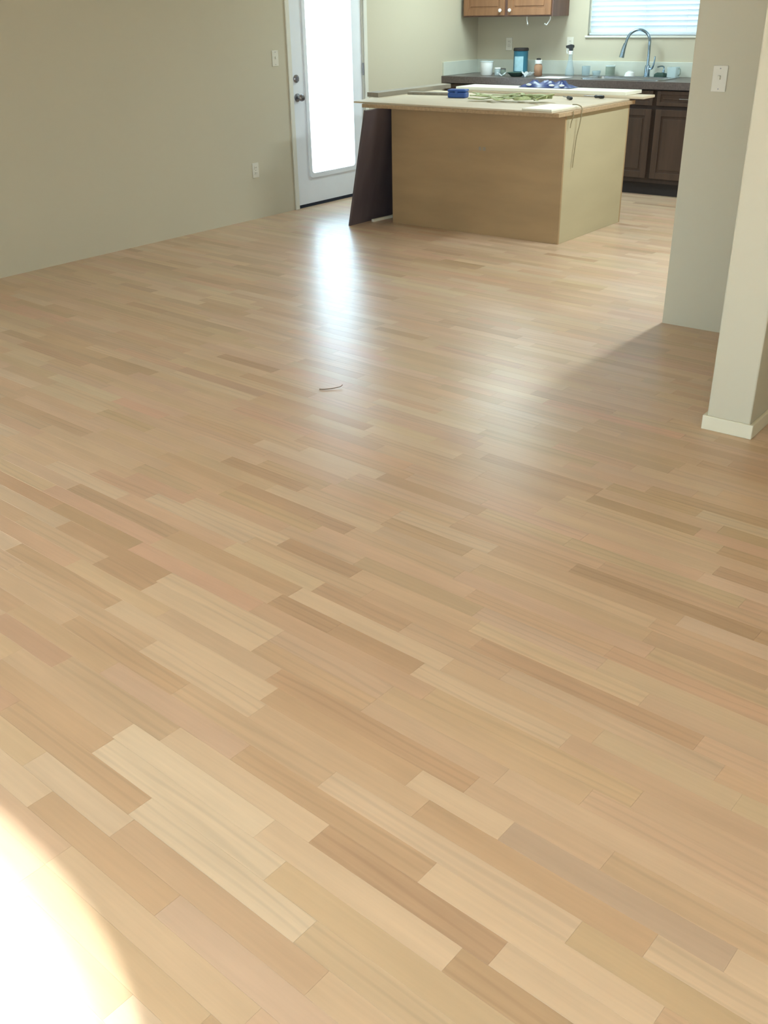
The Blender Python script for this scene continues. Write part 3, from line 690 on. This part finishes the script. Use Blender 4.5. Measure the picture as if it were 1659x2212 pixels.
bm = bmesh.new(); prism(bm, [(-0.052, 0.258), (-0.048, 0.240), (-0.018, 0.234), (-0.012, 0.212), (0.012, 0.212), (0.016, 0.235), (0.028, 0.245), (0.024, 0.264), (0.0, 0.270)], xz, -0.012, 0.012)
bm_obj('spray_head', bm, MAT['black'], sb)
tube('trigger', [(-0.035, 0, 0.236), (-0.042, 0, 0.212), (-0.036, 0, 0.19)], 0.005, MAT['white'], sb, 8, 5)
jar('drinking_glass', 'pale blue glass standing left behind the sink', 'glass', -4.675, 9.11, 0.038, 0.085, MAT['bluegl'], taper=1.08)
jar('glass_jar', 'low blue glass bowl right of the pale blue glass', 'bowl', -4.57, 9.12, 0.036, 0.045, MAT['bluegl'], taper=1.15)
jar('glass_jar', 'green-tinted glass jar behind the middle of the sink', 'jar', -4.43, 9.12, 0.045, 0.082, MAT['greengl'], lid=0.010, lidm=MAT['clear'])
bw = thing('upturned_bowl', 'small white bowl upside down behind the sink rim', 'bowl', (-4.225, 9.11, Z))
lathe('body', [(0.050, 0), (0.049, 0.012), (0.040, 0.036), (0.022, 0.046)], MAT['white'], bw, segs=24)
lathe('foot', [(0.022, 0.045), (0.022, 0.051), (0.016, 0.051), (0, 0.050)], MAT['white'], bw, segs=24)
# gooseneck faucet
fc = thing('kitchen_faucet', 'tall chrome gooseneck pull-down faucet in front of the window blind', 'faucet', (-4.065, 9.125, Z))
lathe('base', [(0.034, 0), (0.034, 0.006), (0.026, 0.012), (0.024, 0.09), (0.020, 0.10)], MAT['chrome'], fc, segs=24)
gn = [(0, 0, 0.09), (0, 0, 0.20), (0, -0.005, 0.265)]
for i in range(9):
    th = math.pi*i/8*0.92; gn.append((-0.10+0.10*math.cos(th), -0.005-0.05*i/8, 0.295+0.095*math.sin(th)))
tube('neck', gn, 0.0125, MAT['chrome'], fc, 14, 6)
e0 = Vector(gn[-1])
tube('hose_end', [e0, e0+Vector((-0.010, -0.01, -0.045))], 0.012, MAT['chrome'], fc, 14, 3)
e1 = e0+Vector((-0.010, -0.01, -0.040))
tube('spray_head', [e1, e1+Vector((-0.012, -0.005, -0.05)), e1+Vector((-0.022, -0.01, -0.115))], [0.015, 0.023], MAT['chrome'], fc, 16, 4)
tube('lever', [(0.02, -0.005, 0.07), (0.05, -0.01, 0.078), (0.065, -0.012, 0.13), (0.068, -0.012, 0.175)], [0.010, 0.006], MAT['chrome'], fc, 10, 5)
sp = thing('soap_pump', 'chrome soap pump standing right of the faucet', 'dispenser', (-3.925, 9.165, Z))
lathe('base', [(0.022, 0), (0.022, 0.006), (0.012, 0.012), (0.010, 0.06)], MAT['chrome'], sp, segs=16)
tube('spout', [(0, 0, 0.055), (0, 0, 0.085), (-0.02, -0.02, 0.092), (-0.045, -0.04, 0.085)], 0.006, MAT['chrome'], sp, 8, 5)
bm = bmesh.new(); add_box(bm, -0.05, 0.05, -0.032, 0.032, 0.0, 0.03, bevel=0.01)
rs = random.Random(4)
for v in bm.verts: v.co += Vector((rs.uniform(-.003, .003), rs.uniform(-.003, .003), max(0, v.co.z)*rs.uniform(0, .5)))
o = bm_obj('sponge', bm, MAT['sponge']); o.location = (-3.92, 9.09, Z); tag(o, 'dark green scouring sponge beside the faucet base', 'sponge')
cup = thing('square_tumbler', 'clear square tumbler at the right end of the sink', 'glass', (-3.815, 9.13, Z))
bm = bmesh.new(); ring(bm, rrect(-0.045, 0.045, -0.045, 0.045, 0.012), rrect(-0.041, 0.041, -0.041, 0.041, 0.010), lambda a, b, d: (a, b, d), 0.0, 0.088); bm_obj('body', bm, MAT['clear'], cup, True)
box('bottom', -0.041, 0.041, -0.041, 0.041, 0.0, 0.006, MAT['clear'], cup)
tube('handle', [(0.044, 0, 0.075), (0.062, 0, 0.07), (0.064, 0, 0.03), (0.044, 0, 0.02)], 0.005, MAT['greengl'], cup, 8, 5)

# ---------------------------------------------------------------- floor debris
tag(tube('bent_twig', [(-2.83, 3.111, 0.003), (-2.81, 3.12, 0.004), (-2.785, 3.15, 0.005), (-2.765, 3.18, 0.008), (-2.762, 3.195, 0.014)], [0.0025, 0.0015], MAT['twig'], None, 8, 5), 'small bent twig lying on the floor in the door reflection', 'twig')

# ---------------------------------------------------------------- kitchen ceiling lamps
def ceiling_lamp(label, x, y, power, col, lx, ly):
    t = thing('ceiling_lamp', label, 'lamp', (x, y, ZC-0.001), 'kitchen ceiling lamps')
    box('housing', -lx/2-0.03, lx/2+0.03, -ly/2-0.03, ly/2+0.03, -0.03, 0.0, MAT['trimw'], t, 0.004)
    bm = bmesh.new(); add_box(bm, -lx/2, lx/2, -ly/2, ly/2, -0.085, -0.031, bevel=0.02); bm_obj('diffuser', bm, MAT['lampglass'], t)
    l = bpy.data.lights.new('lamp_light', 'AREA'); l.shape = 'RECTANGLE'; l.size = lx; l.size_y = ly; l.energy = power; l.color = col
    o = bpy.data.objects.new('lamp_light', l); COL.objects.link(o); o.parent = t; o.location = (0, 0, -0.09)
ceiling_lamp('long fluorescent kitchen ceiling lamp behind the partition wall', -1.96, 6.5, LAMP_B, (0.78, 0.94, 1.0), 0.12, 1.2)
ceiling_lamp('long fluorescent kitchen ceiling lamp above the island', -4.85, 8.2, LAMP_A, (0.74, 0.97, 1.0), 0.6, 0.9)
